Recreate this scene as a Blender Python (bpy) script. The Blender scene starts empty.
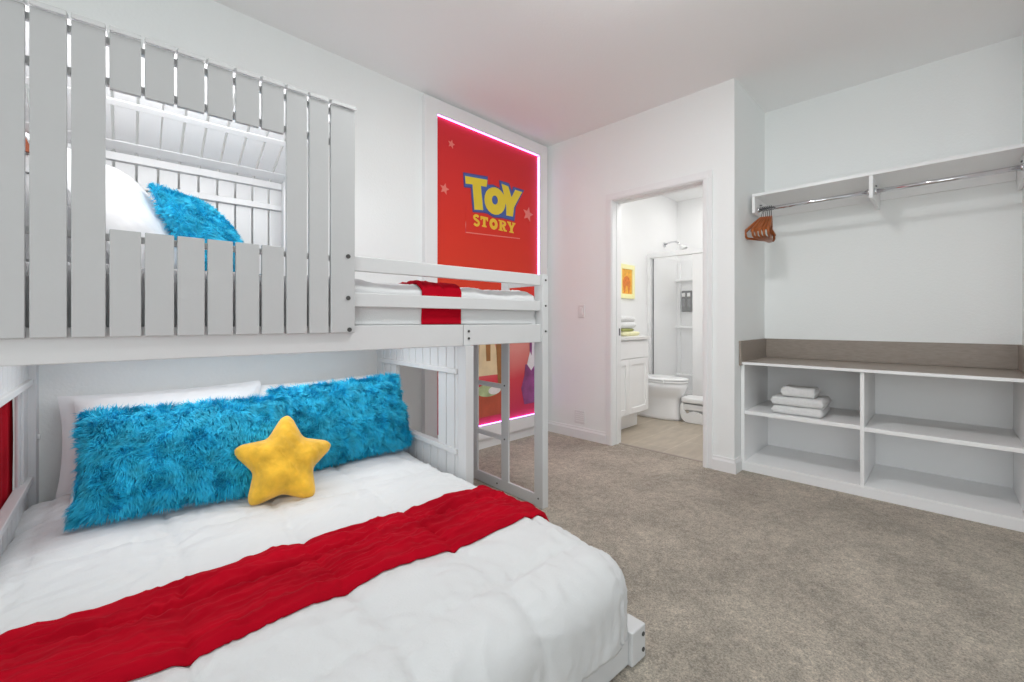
import bpy, bmesh, math, random
from mathutils import Vector, Matrix, noise

random.seed(7)
C = bpy.context.scene.collection
PI = math.pi
SC = bpy.context.scene

# ------------------------------------------------------------------ materials
def mat(name, col, rough=.6, bump=0, bscale=200, mottle=0, mscale=8, metal=0, sheen=0, spec=.5, detail=2, emit=None, estr=0, alpha=None, trans=0, stretch=None):
    m = bpy.data.materials.new(name); m.use_nodes = True
    nt = m.node_tree; b = nt.nodes['Principled BSDF']
    b.inputs['Base Color'].default_value = (*col, 1); b.inputs['Roughness'].default_value = rough
    b.inputs['Metallic'].default_value = metal; b.inputs['Specular IOR Level'].default_value = spec
    if sheen: b.inputs['Sheen Weight'].default_value = sheen; b.inputs['Sheen Roughness'].default_value = .4
    if emit: b.inputs['Emission Color'].default_value = (*emit, 1); b.inputs['Emission Strength'].default_value = estr
    if trans: b.inputs['Transmission Weight'].default_value = trans
    if alpha is not None: b.inputs['Alpha'].default_value = alpha
    if bump or mottle:
        tc = nt.nodes.new('ShaderNodeTexCoord'); src = tc.outputs['Object']
        if stretch:
            mp = nt.nodes.new('ShaderNodeMapping'); mp.inputs['Scale'].default_value = stretch
            nt.links.new(src, mp.inputs['Vector']); src = mp.outputs['Vector']
    if mottle:
        n = nt.nodes.new('ShaderNodeTexNoise'); n.inputs['Scale'].default_value = mscale; n.inputs['Detail'].default_value = 4
        nt.links.new(src, n.inputs['Vector'])
        r = nt.nodes.new('ShaderNodeValToRGB')
        r.color_ramp.elements[0].position = .3; r.color_ramp.elements[1].position = .7
        r.color_ramp.elements[0].color = (*[c*(1-mottle) for c in col], 1); r.color_ramp.elements[1].color = (*[min(1, c*(1+mottle)) for c in col], 1)
        nt.links.new(n.outputs['Fac'], r.inputs['Fac']); nt.links.new(r.outputs['Color'], b.inputs['Base Color'])
    if bump:
        n2 = nt.nodes.new('ShaderNodeTexNoise'); n2.inputs['Scale'].default_value = bscale; n2.inputs['Detail'].default_value = detail
        nt.links.new(src, n2.inputs['Vector'])
        bp = nt.nodes.new('ShaderNodeBump'); bp.inputs['Strength'].default_value = bump; bp.inputs['Distance'].default_value = .01
        nt.links.new(n2.outputs['Fac'], bp.inputs['Height']); nt.links.new(bp.outputs['Normal'], b.inputs['Normal'])
    return m

M = {}
M['wall'] = mat('wall_paint', (.89, .905, .903), .85, .12, 90, 0)
M['ceil'] = mat('ceiling_paint', (.90, .90, .90), .9, .1, 70)
M['trim'] = mat('trim_paint', (.86, .86, .865), .45, .02, 40)
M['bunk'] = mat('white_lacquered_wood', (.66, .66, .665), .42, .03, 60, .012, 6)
M['picket'] = mat('pale_grey_picket_paint', (.52, .52, .525), .5, .03, 60, .012, 6)  # bunk white darkened, the shade on the fence is put into its colour
M['melamine'] = mat('white_melamine', (.90, .90, .905), .4, .015, 40)
M['edge'] = mat('white_edge_band', (.86, .86, .87), .35, .01, 40)
M['taupe'] = mat('taupe_laminate', (.31, .262, .225), .45, .03, 120, .10, 25, stretch=(6, 1, 6))
M['bath'] = mat('bath_wall_paint', (.9, .9, .9), .8, .08, 90)
M['cab'] = mat('cabinet_paint', (.90, .90, .905), .4, .01, 40)
M['porc'] = mat('white_porcelain', (.86, .86, .87), .12, 0)
M['acryl'] = mat('white_acrylic', (.88, .88, .885), .2, .01, 5)
M['stone'] = mat('white_stone_counter', (.80, .79, .78), .25, 0, 1, .03, 60)
M['plastic'] = mat('white_plastic', (.85, .85, .85), .35, .01, 30)
M['chrome'] = mat('chrome', (.72, .72, .74), .14, .01, 30, metal=1)
M['steel'] = mat('dark_steel', (.16, .16, .17), .4, .01, 30, metal=.8)
M['bolt'] = mat('bolt_steel', (.07, .068, .065), .5, .01, 30, metal=.2)
M['black'] = mat('black_plastic', (.035, .035, .04), .3, .01, 30)
M['glass'] = mat('shower_glass', (.95, .97, .97), .03, 0, trans=0, alpha=.10)
M['duvet'] = mat('white_cotton', (.68, .68, .685), .8, .10, 180, 0, sheen=.15)
M['sheet'] = mat('white_pillow_cotton', (.84, .84, .85), .8, .22, 28, 0, sheen=.15)
M['red'] = mat('red_velvet', (.40, .0025, .013), .9, .12, 45, .20, 7, spec=.05, sheen=.02, stretch=(.5, 2.2, 1))
M['teal'] = mat('teal_fur', (.018, .52, .76), .55, 0, 1, .28, 22, sheen=.0)
M['tealbase'] = mat('teal_backing', (.012, .36, .58), .8, .3, 60, .2, 25)
M['star'] = mat('yellow_plush', (.78, .44, .03), .85, .35, 60, .28, 12, sheen=.4)
M['orange'] = mat('orange_varnished_wood', (.36, .095, .02), .35, .03, 60, .2, 20)
M['towel'] = mat('white_terry', (.86, .86, .86), .95, .7, 320, .03, 60, sheen=.2)
M['yellowcloth'] = mat('pale_yellow_cloth', (.88, .85, .55), .9, .5, 200, .05, 40)
M['green'] = mat('olive_green_soap', (.38, .40, .12), .5, .02, 40)
M['led_p'] = mat('led_pink', (.8, .5, .9), .5, .01, 30, emit=(.56, .25, 1.0), estr=6.5)
M['led_v'] = mat('led_violet', (.6, .6, 1), .5, .01, 30, emit=(.42, .30, 1.0), estr=6.5)
M['led_m'] = mat('led_magenta', (.9, .5, .9), .5, .01, 30, emit=(.9, .28, 1.0), estr=.3)
M['ly'] = mat('print_yellow', (.80, .60, .03), .5, .01, 20)
M['ly2'] = mat('print_golden', (.86, .52, .03), .5, .01, 20)
M['lb'] = mat('print_indigo', (.10, .06, .22), .5, .01, 20)
M['lb2'] = mat('print_blue', (.05, .11, .38), .5, .01, 20)
M['lred'] = mat('print_pale_red', (.80, .20, .16), .5, .01, 20)
M['cream'] = mat('print_cream', (.80, .62, .38), .5, .01, 20, .12, 6)
M['brown'] = mat('print_brown', (.36, .15, .04), .5, .01, 20, .2, 10)
M['pgreen'] = mat('print_sage', (.42, .50, .26), .5, .01, 20, .3, 12)
M['ppurple'] = mat('print_plum', (.28, .06, .20), .5, .01, 20, .3, 9)
M['pwhite'] = mat('print_white', (.8, .76, .74), .5, .01, 20, .1, 9)
M['prust'] = mat('print_rust', (.50, .09, .04), .5, .01, 20, .15, 9)
M['matboard'] = mat('pale_yellow_frame', (.95, .90, .48), .5, .01, 20)
M['portr'] = mat('orange_print', (.88, .42, .05), .6, .01, 20, .2, 30)
M['portr2'] = mat('burnt_orange_ink', (.72, .20, .03), .6, .01, 20, .2, 40)
M['rustsign'] = mat('rust_orange_board', (.36, .09, .035), .6, .02, 30, .1, 20)
M['grille'] = mat('grille_paint', (.80, .80, .80), .5, .01, 30)
M['lamp'] = mat('frosted_lamp_glass', (.9, .9, .9), .5, .01, 30, emit=(1, .98, .95), estr=3)

def carpet():
    m = bpy.data.materials.new('taupe_carpet'); m.use_nodes = True; nt = m.node_tree; b = nt.nodes['Principled BSDF']
    L = nt.links.new
    b.inputs['Roughness'].default_value = .95; b.inputs['Specular IOR Level'].default_value = .1
    b.inputs['Sheen Weight'].default_value = .15
    tc = nt.nodes.new('ShaderNodeTexCoord')
    def nz(s, d, r=.6):
        n = nt.nodes.new('ShaderNodeTexNoise'); n.inputs['Scale'].default_value = s; n.inputs['Detail'].default_value = d; n.inputs['Roughness'].default_value = r
        L(tc.outputs['Object'], n.inputs['Vector']); return n
    fine = nz(170, 5, .8); mid = nz(26, 5, .75); big = nz(2.6, 4, .6)
    def ramp(n, p0, p1, c0, c1):
        r = nt.nodes.new('ShaderNodeValToRGB'); e = r.color_ramp.elements
        e[0].position = p0; e[1].position = p1; e[0].color = (c0, c0, c0, 1); e[1].color = (c1, c1, c1, 1)
        L(n.outputs['Fac'], r.inputs['Fac']); return r
    r1 = ramp(fine, .36, .64, .52, 1.42); r2 = ramp(mid, .34, .66, .80, 1.18); r3 = ramp(big, .38, .64, .84, 1.12)
    def mul(a, c):
        x = nt.nodes.new('ShaderNodeMix'); x.data_type = 'RGBA'; x.blend_type = 'MULTIPLY'; x.inputs[0].default_value = 1
        L(a, x.inputs[6]); L(c, x.inputs[7]); return x.outputs[2]
    base = nt.nodes.new('ShaderNodeRGB'); base.outputs[0].default_value = (.50, .44, .365, 1)
    o = mul(mul(mul(base.outputs[0], r1.outputs[0]), r2.outputs[0]), r3.outputs[0])
    L(o, b.inputs['Base Color'])
    bp = nt.nodes.new('ShaderNodeBump'); bp.inputs['Strength'].default_value = .8; bp.inputs['Distance'].default_value = .012
    L(fine.outputs['Fac'], bp.inputs['Height']); L(bp.outputs['Normal'], b.inputs['Normal'])
    return m
M['carpet'] = carpet()

def tilefloor():
    m = bpy.data.materials.new('beige_floor_tile'); m.use_nodes = True; nt = m.node_tree; b = nt.nodes['Principled BSDF']; L = nt.links.new
    b.inputs['Roughness'].default_value = .4
    tc = nt.nodes.new('ShaderNodeTexCoord')
    br = nt.nodes.new('ShaderNodeTexBrick'); br.inputs['Scale'].default_value = 1
    br.inputs['Brick Width'].default_value = .61; br.inputs['Row Height'].default_value = .305; br.inputs['Mortar Size'].default_value = .004
    br.inputs['Color1'].default_value = (.46, .39, .31, 1); br.inputs['Color2'].default_value = (.42, .36, .285, 1); br.inputs['Mortar'].default_value = (.52, .46, .38, 1)
    L(tc.outputs['Object'], br.inputs['Vector'])
    n = nt.nodes.new('ShaderNodeTexNoise'); n.inputs['Scale'].default_value = 5; n.inputs['Detail'].default_value = 5
    mp = nt.nodes.new('ShaderNodeMapping'); mp.inputs['Scale'].default_value = (1, 4, 1); L(tc.outputs['Object'], mp.inputs['Vector']); L(mp.outputs['Vector'], n.inputs['Vector'])
    r = nt.nodes.new('ShaderNodeValToRGB'); e = r.color_ramp.elements; e[0].position = .3; e[1].position = .7; e[0].color = (.88, .88, .88, 1); e[1].color = (1.1, 1.1, 1.1, 1)
    L(n.outputs['Fac'], r.inputs['Fac'])
    x = nt.nodes.new('ShaderNodeMix'); x.data_type = 'RGBA'; x.blend_type = 'MULTIPLY'; x.inputs[0].default_value = 1
    L(br.outputs['Color'], x.inputs[6]); L(r.outputs['Color'], x.inputs[7]); L(x.outputs[2], b.inputs['Base Color'])
    return m
M['tile'] = tilefloor()

def printmat():
    # printed artwork: flat red above, salmon band low down, crimson at the foot
    m = bpy.data.materials.new('red_poster_print'); m.use_nodes = True; nt = m.node_tree; b = nt.nodes['Principled BSDF']; L = nt.links.new
    b.inputs['Roughness'].default_value = .5; b.inputs['Specular IOR Level'].default_value = .15
    tc = nt.nodes.new('ShaderNodeTexCoord'); sp = nt.nodes.new('ShaderNodeSeparateXYZ'); L(tc.outputs['Generated'], sp.inputs[0])
    n = nt.nodes.new('ShaderNodeTexNoise'); n.inputs['Scale'].default_value = 2.2; L(tc.outputs['Object'], n.inputs['Vector'])
    ad = nt.nodes.new('ShaderNodeMath'); ad.operation = 'MULTIPLY_ADD'; ad.inputs[1].default_value = .10; L(n.outputs['Fac'], ad.inputs[0]); L(sp.outputs['Z'], ad.inputs[2])
    r = nt.nodes.new('ShaderNodeValToRGB'); e = r.color_ramp.elements
    e[0].position = .08; e[0].color = (.62, .05, .10, 1)
    e[1].position = 1; e[1].color = (.66, .035, .04, 1)
    for p, c in ((.20, (.70, .07, .09)), (.30, (.80, .30, .26)), (.38, (.80, .33, .28)), (.50, (.76, .06, .028)), (.70, (.72, .042, .026))):
        k = r.color_ramp.elements.new(p); k.color = (*c, 1)
    L(ad.outputs[0], r.inputs['Fac']); L(r.outputs['Color'], b.inputs['Base Color'])
    return m
M['print'] = printmat()

# ------------------------------------------------------------------ mesh builder
class MB:
    def __init__(s): s.v = []; s.f = []; s.sm = []
    def add(s, vs, fs, smooth=False):
        o = len(s.v); s.v += [tuple(v) for v in vs]; s.f += [tuple(i+o for i in f) for f in fs]; s.sm += [smooth]*len(fs)
        return s
    def box(s, x0, x1, y0, y1, z0, z1):
        if x1 < x0: x0, x1 = x1, x0
        if y1 < y0: y0, y1 = y1, y0
        if z1 < z0: z0, z1 = z1, z0
        return s.add([(x0,y0,z0),(x1,y0,z0),(x1,y1,z0),(x0,y1,z0),(x0,y0,z1),(x1,y0,z1),(x1,y1,z1),(x0,y1,z1)],
                     [(0,3,2,1),(4,5,6,7),(0,1,5,4),(1,2,6,5),(2,3,7,6),(3,0,4,7)])
    def hexa(s, p):  # eight points, bottom four then top four, counter-clockwise from above
        return s.add(p, [(0,3,2,1),(4,5,6,7),(0,1,5,4),(1,2,6,5),(2,3,7,6),(3,0,4,7)])
    def prism(s, poly, f, d0, d1, smooth=False):   # f(u,v,d) -> point
        n = len(poly)
        vs = [f(u, v, d0) for u, v in poly] + [f(u, v, d1) for u, v in poly]
        fs = [tuple(range(n-1, -1, -1)), tuple(range(n, 2*n))] + [(i, (i+1) % n, n+(i+1) % n, n+i) for i in range(n)]
        return s.add(vs, fs, smooth)
    def ring(s, outer, inner, f, d0, d1):
        n = len(outer)
        vs = [f(u, v, d) for d in (d0, d1) for P in (outer, inner) for u, v in P]
        fs = []
        for i in range(n):
            j = (i+1) % n
            fs += [(i, n+i, n+j, j), (2*n+i, 2*n+j, 3*n+j, 3*n+i), (i, j, 2*n+j, 2*n+i), (n+j, n+i, 3*n+i, 3*n+j)]
        return s.add(vs, fs)
    def tube(s, pts, r, n=10, closed=False, cap=True):
        pts = [Vector(p) for p in pts]; k = len(pts); vs = []; rs = r if isinstance(r, (list, tuple)) else [r]*k
        up = None
        for i, p in enumerate(pts):
            if closed: t = pts[(i+1) % k]-pts[i-1]
            else: t = pts[min(i+1, k-1)]-pts[max(i-1, 0)]
            t.normalize()
            if up is None:
                up = Vector((0, 0, 1)) if abs(t.z) < .9 else Vector((1, 0, 0))
            a = up - t*up.dot(t); a.normalize(); up = a; b = t.cross(a)
            vs += [p + (a*math.cos(2*PI*q/n) + b*math.sin(2*PI*q/n))*rs[i] for q in range(n)]
        fs = []
        for i in range(k if closed else k-1):
            j = (i+1) % k
            fs += [(i*n+q, i*n+(q+1) % n, j*n+(q+1) % n, j*n+q) for q in range(n)]
        s.add(vs, fs, True)
        if cap and not closed:
            o = len(s.v)-k*n
            s.f += [tuple(o+q for q in range(n-1, -1, -1)), tuple(o+(k-1)*n+q for q in range(n))]; s.sm += [False, False]
        return s
    def loft(s, rings, cap=True, smooth=True):
        n = len(rings[0]); o = len(s.v); vs = [v for r in rings for v in r]
        fs = [(i*n+q, i*n+(q+1) % n, (i+1)*n+(q+1) % n, (i+1)*n+q) for i in range(len(rings)-1) for q in range(n)]
        s.add(vs, fs, smooth)
        if cap:
            s.f += [tuple(o+q for q in range(n-1, -1, -1)), tuple(o+(len(rings)-1)*n+q for q in range(n))]; s.sm += [smooth, smooth]
        return s
    def grid(s, fn, nu, nv, smooth=True):   # fn(i/nu, j/nv)
        vs = [fn(i/nu, j/nv) for i in range(nu+1) for j in range(nv+1)]
        w = nv+1
        fs = [(i*w+j, (i+1)*w+j, (i+1)*w+j+1, i*w+j+1) for i in range(nu) for j in range(nv)]
        return s.add(vs, fs, smooth)

BANG = math.radians(-3.418)          # the bunk stands slightly askew to the wall
def frame_pt(p, fr):
    if fr == 'b': return (p[0]*math.cos(BANG)-p[1]*math.sin(BANG), p[0]*math.sin(BANG)+p[1]*math.cos(BANG), p[2])
    return tuple(p)

def obj(name, mb, m, parent=None, org=None, fr='w', bevel=0, solid=0, subd=0, bseg=2):
    """one mesh object; mb is in frame fr; parent = (root, origin) or an object holding ['_o']"""
    if parent is not None: org = ORG[parent.name]
    if org is None:
        xs = [v[0] for v in mb.v]; ys = [v[1] for v in mb.v]; zs = [v[2] for v in mb.v]
        org = ((min(xs)+max(xs))/2, (min(ys)+max(ys))/2, min(zs))
    me = bpy.data.meshes.new(name)
    me.from_pydata([(v[0]-org[0], v[1]-org[1], v[2]-org[2]) for v in mb.v], [], mb.f)
    me.polygons.foreach_set('use_smooth', mb.sm); me.update()
    o = bpy.data.objects.new(name, me); C.objects.link(o); me.materials.append(m)
    ORG[o.name] = org
    if parent is not None: o.parent = parent
    else:
        o.location = frame_pt(org, fr); o.rotation_euler = (0, 0, BANG if fr == 'b' else 0)
    if solid:
        q = o.modifiers.new('thick', 'SOLIDIFY'); q.thickness = solid; q.offset = -1
    if subd:
        q = o.modifiers.new('sub', 'SUBSURF'); q.levels = subd; q.render_levels = subd
    if bevel:
        q = o.modifiers.new('bev', 'BEVEL'); q.width = bevel; q.segments = bseg; q.limit_method = 'ANGLE'; q.angle_limit = math.radians(50)
        q.harden_normals = False
    return o
ORG = {}
def tag(o, label=None, cat=None, group=None, kind=None):
    if label: o['label'] = label
    if cat: o['category'] = cat
    if group: o['group'] = group
    if kind: o['kind'] = kind
    return o
def thing(name, loc, label, cat, group=None, fr='w'):
    o = bpy.data.objects.new(name, None); C.objects.link(o); o.empty_display_size = .05
    o.location = frame_pt(loc, fr); o.rotation_euler = (0, 0, BANG if fr == 'b' else 0); ORG[o.name] = loc
    return tag(o, label, cat, group)
def struct(name, mb, m, bevel=0): return tag(obj(name, mb, m, bevel=bevel), kind='structure')
def B(*a): return MB().box(*a)

# ------------------------------------------------------------------ room shell
XD, YP, ZC = 3.21, 2.715, 2.73        # door wall, poster wall, ceiling
X0, Y0 = -1.7, -1.9
CX, CY0, CY1 = 3.92, -.32, 1.03       # closet recess
BX, BY0, BY1 = 5.97, .9, 2.67         # bathroom
f = MB(); f.box(X0, XD+.10, Y0, YP, -.05, 0); f.box(XD+.10, CX, CY0, CY1, -.05, 0)
struct('floor', f, M['carpet'])
struct('floor_bathroom', B(XD+.105, BX+.1, BY0+.16, BY1+.1, -.05, -.003), M['tile'])
struct('ceiling', MB().box(X0, CX+.1, Y0, YP+.1, ZC, ZC+.08), M['ceil'])
struct('ceiling_bathroom', B(CX+.1, BX+.1, BY0, BY1+.1, ZC, ZC+.08), M['ceil'])
struct('wall_left', B(X0, XD+.12, YP, YP+.1, 0, ZC), M['wall'])
DY0, DY1, DZ = 1.241, 1.990, 2.068    # door opening
w = MB(); w.box(XD, XD+.12, DY1+.018, YP, 0, ZC); w.box(XD, XD+.12, CY1, DY0-.018, 0, ZC); w.box(XD, XD+.12, DY0-.018, DY1+.018, DZ+.018, ZC)
w.box(XD+.12, CX+.1, CY1, CY1+.1, 0, ZC)
struct('wall_back', w, M['wall'])
struct('wall_closet', B(CX, CX+.1, CY0-.1, CY1, 0, ZC), M['wall'])
w = MB(); w.box(XD, CX, CY0-.1, CY0, 0, ZC); w.box(XD, XD+.1, Y0, CY0-.1, 0, ZC)
struct('wall_right', w, M['wall'])
# walls behind the camera; their tall openings are added for fill light
WX = ((-1.45, .65), (.95, 3.05)); WZ0, WZ1 = .08, 2.36; SY0, SY1 = -1.55, .75
w = MB()
w.box(X0, XD, Y0-.1, Y0, 0, WZ0); w.box(X0, XD, Y0-.1, Y0, WZ1, ZC)
for a, b in ((X0, WX[0][0]), (WX[0][1], WX[1][0]), (WX[1][1], XD)): w.box(a, b, Y0-.1, Y0, WZ0, WZ1)
struct('wall_front', w, M['wall'])
for i, (a, b) in enumerate(WX):
    w = MB(); w.box(a, b, Y0-.07, Y0+.02, WZ0, WZ0+.05); w.box(a, b, Y0-.07, Y0, WZ1-.05, WZ1)
    w.box(a, a+.05, Y0-.07, Y0, WZ0+.05, WZ1-.05); w.box(b-.05, b, Y0-.07, Y0, WZ0+.05, WZ1-.05); w.box((a+b)/2-.03, (a+b)/2+.03, Y0-.06, Y0-.01, WZ0+.05, WZ1-.05)
    struct('window_%d' % (i+1), w, M['trim'], .004)  # frames for the added openings, out of view
w = MB(); w.box(X0-.1, X0, Y0-.1, YP, 0, WZ0); w.box(X0-.1, X0, Y0-.1, YP, WZ1, ZC); w.box(X0-.1, X0, Y0-.1, SY0, WZ0, WZ1); w.box(X0-.1, X0, SY1, YP, WZ0, WZ1)
struct('wall_side', w, M['wall'])
w = MB(); w.box(X0-.07, X0, SY0, SY1, WZ0, WZ0+.05); w.box(X0-.07, X0, SY0, SY1, WZ1-.05, WZ1)
w.box(X0-.07, X0, SY0, SY0+.05, WZ0+.05, WZ1-.05); w.box(X0-.07, X0, SY1-.05, SY1, WZ0+.05, WZ1-.05); w.box(X0-.06, X0-.01, (SY0+SY1)/2-.03, (SY0+SY1)/2+.03, WZ0+.05, WZ1-.05)
struct('window_3', w, M['trim'], .004)  # frame for the unseen opening added in the side wall
# bathroom shell
struct('wall_bathroom_left', B(XD+.12, BX+.1, BY1, BY1+.045, 0, ZC), M['bath'])
struct('wall_bathroom_back', B(BX, BX+.1, BY0, BY1, 0, ZC), M['bath'])
struct('wall_bathroom_right', B(CX+.1, BX+.1, BY0, BY0+.1, 0, ZC), M['bath'])
# baseboards: profile swept along a line
def baseboard(mb, p, q, n, h=.10, t=.014):
    prof = [(0, 0), (t, 0), (t, h*.72), (t*.55, h*.86), (t*.45, h), (0, h)]
    p = Vector(p); q = Vector(q); n = Vector(n)
    mb.loft([[(*(p.xy+n.xy*u), v) for u, v in prof], [(*(q.xy+n.xy*u), v) for u, v in prof]], smooth=False)
b = MB(); baseboard(b, (X0, YP, 0), (XD, YP, 0), (0, -1, 0), .085); struct('baseboard_left', b, M['trim'])
b = MB(); baseboard(b, (XD, YP-.014, 0), (XD, 2.057, 0), (-1, 0, 0)); baseboard(b, (XD, 1.174, 0), (XD, CY1, 0), (-1, 0, 0))
baseboard(b, (XD-.014, CY1, 0), (3.325, CY1, 0), (0, -1, 0)); struct('baseboard_back', b, M['trim'])
# door casing and jamb
t = MB()
def casing(y0, y1, z0, z1, o): t.box(XD-o, XD, y0, y1, z0, z1)
for s, y in ((1, DY1), (-1, DY0)):
    t.box(XD-.012, XD-.0005, y+s*.004, y+s*.066, 0, DZ+.004); t.box(XD-.019, XD-.0121, y+s*.008, y+s*.034, 0, DZ+.008)
    t.box(XD-.010, XD+.13, y, y+s*.0178, 0, DZ); t.box(XD+.05, XD+.085, y-s*.006, y-s*.0002, 0, DZ-.007)
t.box(XD-.012, XD-.0005, DY0-.066, DY1+.066, DZ+.0042, DZ+.066); t.box(XD-.019, XD-.0121, DY0-.034, DY1+.034, DZ+.0082, DZ+.034)
t.box(XD-.010, XD+.13, DY0-.0178, DY1+.0178, DZ, DZ+.0176); t.box(XD+.05, XD+.085, DY0, DY1, DZ-.006, DZ-.0002)
cs = struct('door_1', t, M['trim'], .002)
obj('strike_plate', B(XD+.088, XD+.112, DY1-.002, DY1-.0002, .93, .99), M['steel'], cs)
struct('trim_1', B(XD+.085, XD+.115, DY0, DY1, -.02, .002), M['taupe'])

# ------------------------------------------------------------------ switch and outlet plates
t = thing('light_switch', (XD, 2.315, 1.09), 'white light switch plate on the wall left of the bathroom doorway', 'light switch')
obj('cover_plate', B(XD-.006, XD, 2.278, 2.352, 1.085, 1.198), M['grille'], t, bevel=.003)
obj('rocker', B(XD-.011, XD-.005, 2.299, 2.331, 1.108, 1.175), M['plastic'], t, bevel=.003)
t = thing('wall_outlet', (XD, 2.33, .136), 'pale grey cover plate low on the wall above the baseboard', 'outlet')
obj('cover_plate', B(XD-.006, XD, 2.276, 2.388, .132, .248), M['grille'], t, bevel=.003)
g = MB()
for k in range(5): g.box(XD-.009, XD-.005, 2.287, 2.377, .148+.018*k, .157+.018*k)
obj('louvre', g, M['plastic'], t, bevel=.001)

# ------------------------------------------------------------------ backlit wall poster
pt = thing('wall_poster', (2.48, 2.70, .09), 'tall red backlit poster in a white frame with yellow title lettering', 'poster')
PX0, PX1, PZ0, PZ1 = 1.90, 3.055, .197, 2.597
FX0, FX1, FZ0, FZ1 = 1.79, 3.16, .09, 2.70
fy0, fy1 = 2.672, 2.7145
fm = MB(); fm.box(FX0, PX0, fy0, fy1, FZ0, FZ1); fm.box(PX1, FX1, fy0, fy1, FZ0, FZ1)
fm.box(PX0, PX1, fy0, fy1, FZ0, PZ0); fm.box(PX0, PX1, fy0, fy1, PZ1, FZ1)
obj('poster_frame', fm, M['trim'], pt, bevel=.002)
YPR = 2.702
pr = obj('print', B(PX0, PX1, YPR, YPR+.008, PZ0, PZ1), M['print'], pt)
def onprint(off): return lambda u, v, d: (u, YPR-off-d, v)
def flat(name, poly, m, off, th=.0015):
    # polygons face the room (-y)
    a = sum(poly[i][0]*poly[(i+1) % len(poly)][1]-poly[(i+1) % len(poly)][0]*poly[i][1] for i in range(len(poly)))
    if a < 0: poly = poly[::-1]
    mb = MB().prism(poly, onprint(off), 0, th); return obj(name, mb, m, pr)
OUT = [(2.164,2.231),(2.428,2.259),(2.425,2.192),(2.486,2.205),(2.565,2.192),(2.555,2.259),(2.677,2.259),(2.711,2.201),(2.726,2.241),(2.869,2.239),(2.761,2.065),(2.745,1.936),(2.61,1.938),(2.493,1.927),(2.422,1.946),(2.381,1.946),(2.263,1.932),(2.242,2.121),(2.173,2.112)]
flat('title_outline', OUT, M['lb'], .0005)
cxm = sum(p[0] for p in OUT)/len(OUT); czm = sum(p[1] for p in OUT)/len(OUT)
def inset(poly, d):
    n = len(poly); res = []
    a = sum(poly[i][0]*poly[(i+1) % n][1]-poly[(i+1) % n][0]*poly[i][1] for i in range(n)); sg = 1 if a > 0 else -1
    for i in range(n):
        p0, p1, p2 = Vector(poly[i-1]), Vector(poly[i]), Vector(poly[(i+1) % n])
        e1 = (p1-p0).normalized(); e2 = (p2-p1).normalized()
        n1 = Vector((-e1.y, e1.x))*sg; n2 = Vector((-e2.y, e2.x))*sg; m_ = n1+n2
        k = m_.length_squared/2
        res.append(tuple(p1+m_*(d/max(k, .35))))
    return res
flat('title_outline', inset(OUT, .010), M['lb2'], .0021)
flat('letter', [(2.183,2.205),(2.419,2.228),(2.411,2.167),(2.348,2.162),(2.373,1.968),(2.28,1.955),(2.26,2.154),(2.188,2.145)], M['ly'], .0038)
O1 = [(2.629,2.076),(2.623,2.113),(2.605,2.144),(2.577,2.168),(2.542,2.182),(2.504,2.184),(2.467,2.175),(2.433,2.156),(2.407,2.129),(2.391,2.096),(2.385,2.06),(2.391,2.025),(2.407,1.995),(2.433,1.971),(2.467,1.956),(2.504,1.952),(2.542,1.959),(2.577,1.978),(2.605,2.005),(2.623,2.039)]
O2 = [(2.538,2.079),(2.536,2.091),(2.531,2.101),(2.523,2.109),(2.514,2.113),(2.503,2.114),(2.492,2.111),(2.483,2.105),(2.475,2.096),(2.47,2.085),(2.469,2.074),(2.47,2.062),(2.475,2.052),(2.483,2.044),(2.492,2.039),(2.503,2.038),(2.514,2.041),(2.523,2.047),(2.531,2.056),(2.536,2.067)]
obj('letter', MB().ring(O1, O2, onprint(.0054), 0, .0015), M['ly'], pr)
flat('letter', [(2.583,2.233),(2.663,2.227),(2.704,2.14),(2.751,2.216),(2.839,2.215),(2.736,2.061),(2.72,1.974),(2.64,1.97),(2.64,2.049)], M['ly'], .0038)
def cell(x0, x1, zb, zt, P): return [(x0+(x1-x0)*u, zb+(zt-zb)*v) for u, v in P]
def arc(cx, cy, rx, ry, a0, a1, n): return [(cx+rx*math.cos(math.radians(a0+(a1-a0)*i/n)), cy+ry*math.sin(math.radians(a0+(a1-a0)*i/n))) for i in range(n+1)]
# S as a thick swept stroke
def stroke(P, w):
    L_, R_ = [], []
    for i, p in enumerate(P):
        a = Vector(P[max(i-1, 0)]); b_ = Vector(P[min(i+1, len(P)-1)]); t_ = (b_-a).normalized(); n_ = Vector((-t_.y, t_.x))*w
        L_.append(tuple(Vector(p)+n_)); R_.append(tuple(Vector(p)-n_))
    return L_+R_[::-1]
sp_ = arc(2.302, 1.894, .024, .017, 25, 270, 12) + arc(2.302, 1.853, .026, .020, 85, -155, 12)
flat('letter', stroke(sp_, .0105), M['ly2'], .002)
Tp = [(0,1),(1,1),(1,.62),(.86,.62),(.80,.76),(.66,.76),(.66,.18),(.80,.14),(.80,0),(.20,0),(.20,.14),(.34,.18),(.34,.76),(.20,.76),(.14,.62),(0,.62)]
flat('letter', cell(2.345, 2.428, 1.831, 1.916, Tp), M['ly2'], .002)
obj('letter', MB().ring(arc(2.491, 1.872, .047, .047, 0, 342, 19), arc(2.491, 1.872, .016, .017, 0, 342, 19), onprint(.002), 0, .0015), M['ly2'], pr)
Rp = [(0,1),(.62,1),(.84,.92),(.92,.74),(.86,.56),(.70,.47),(.84,.16),(1,.14),(1,0),(.64,0),(.44,.42),(.40,.42),(.40,.14),(.52,.12),(.52,0),(0,0),(0,.12),(.12,.14),(.12,.86),(0,.88)]
flat('letter', cell(2.549, 2.648, 1.829, 1.919, Rp), M['ly2'], .002)
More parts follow.
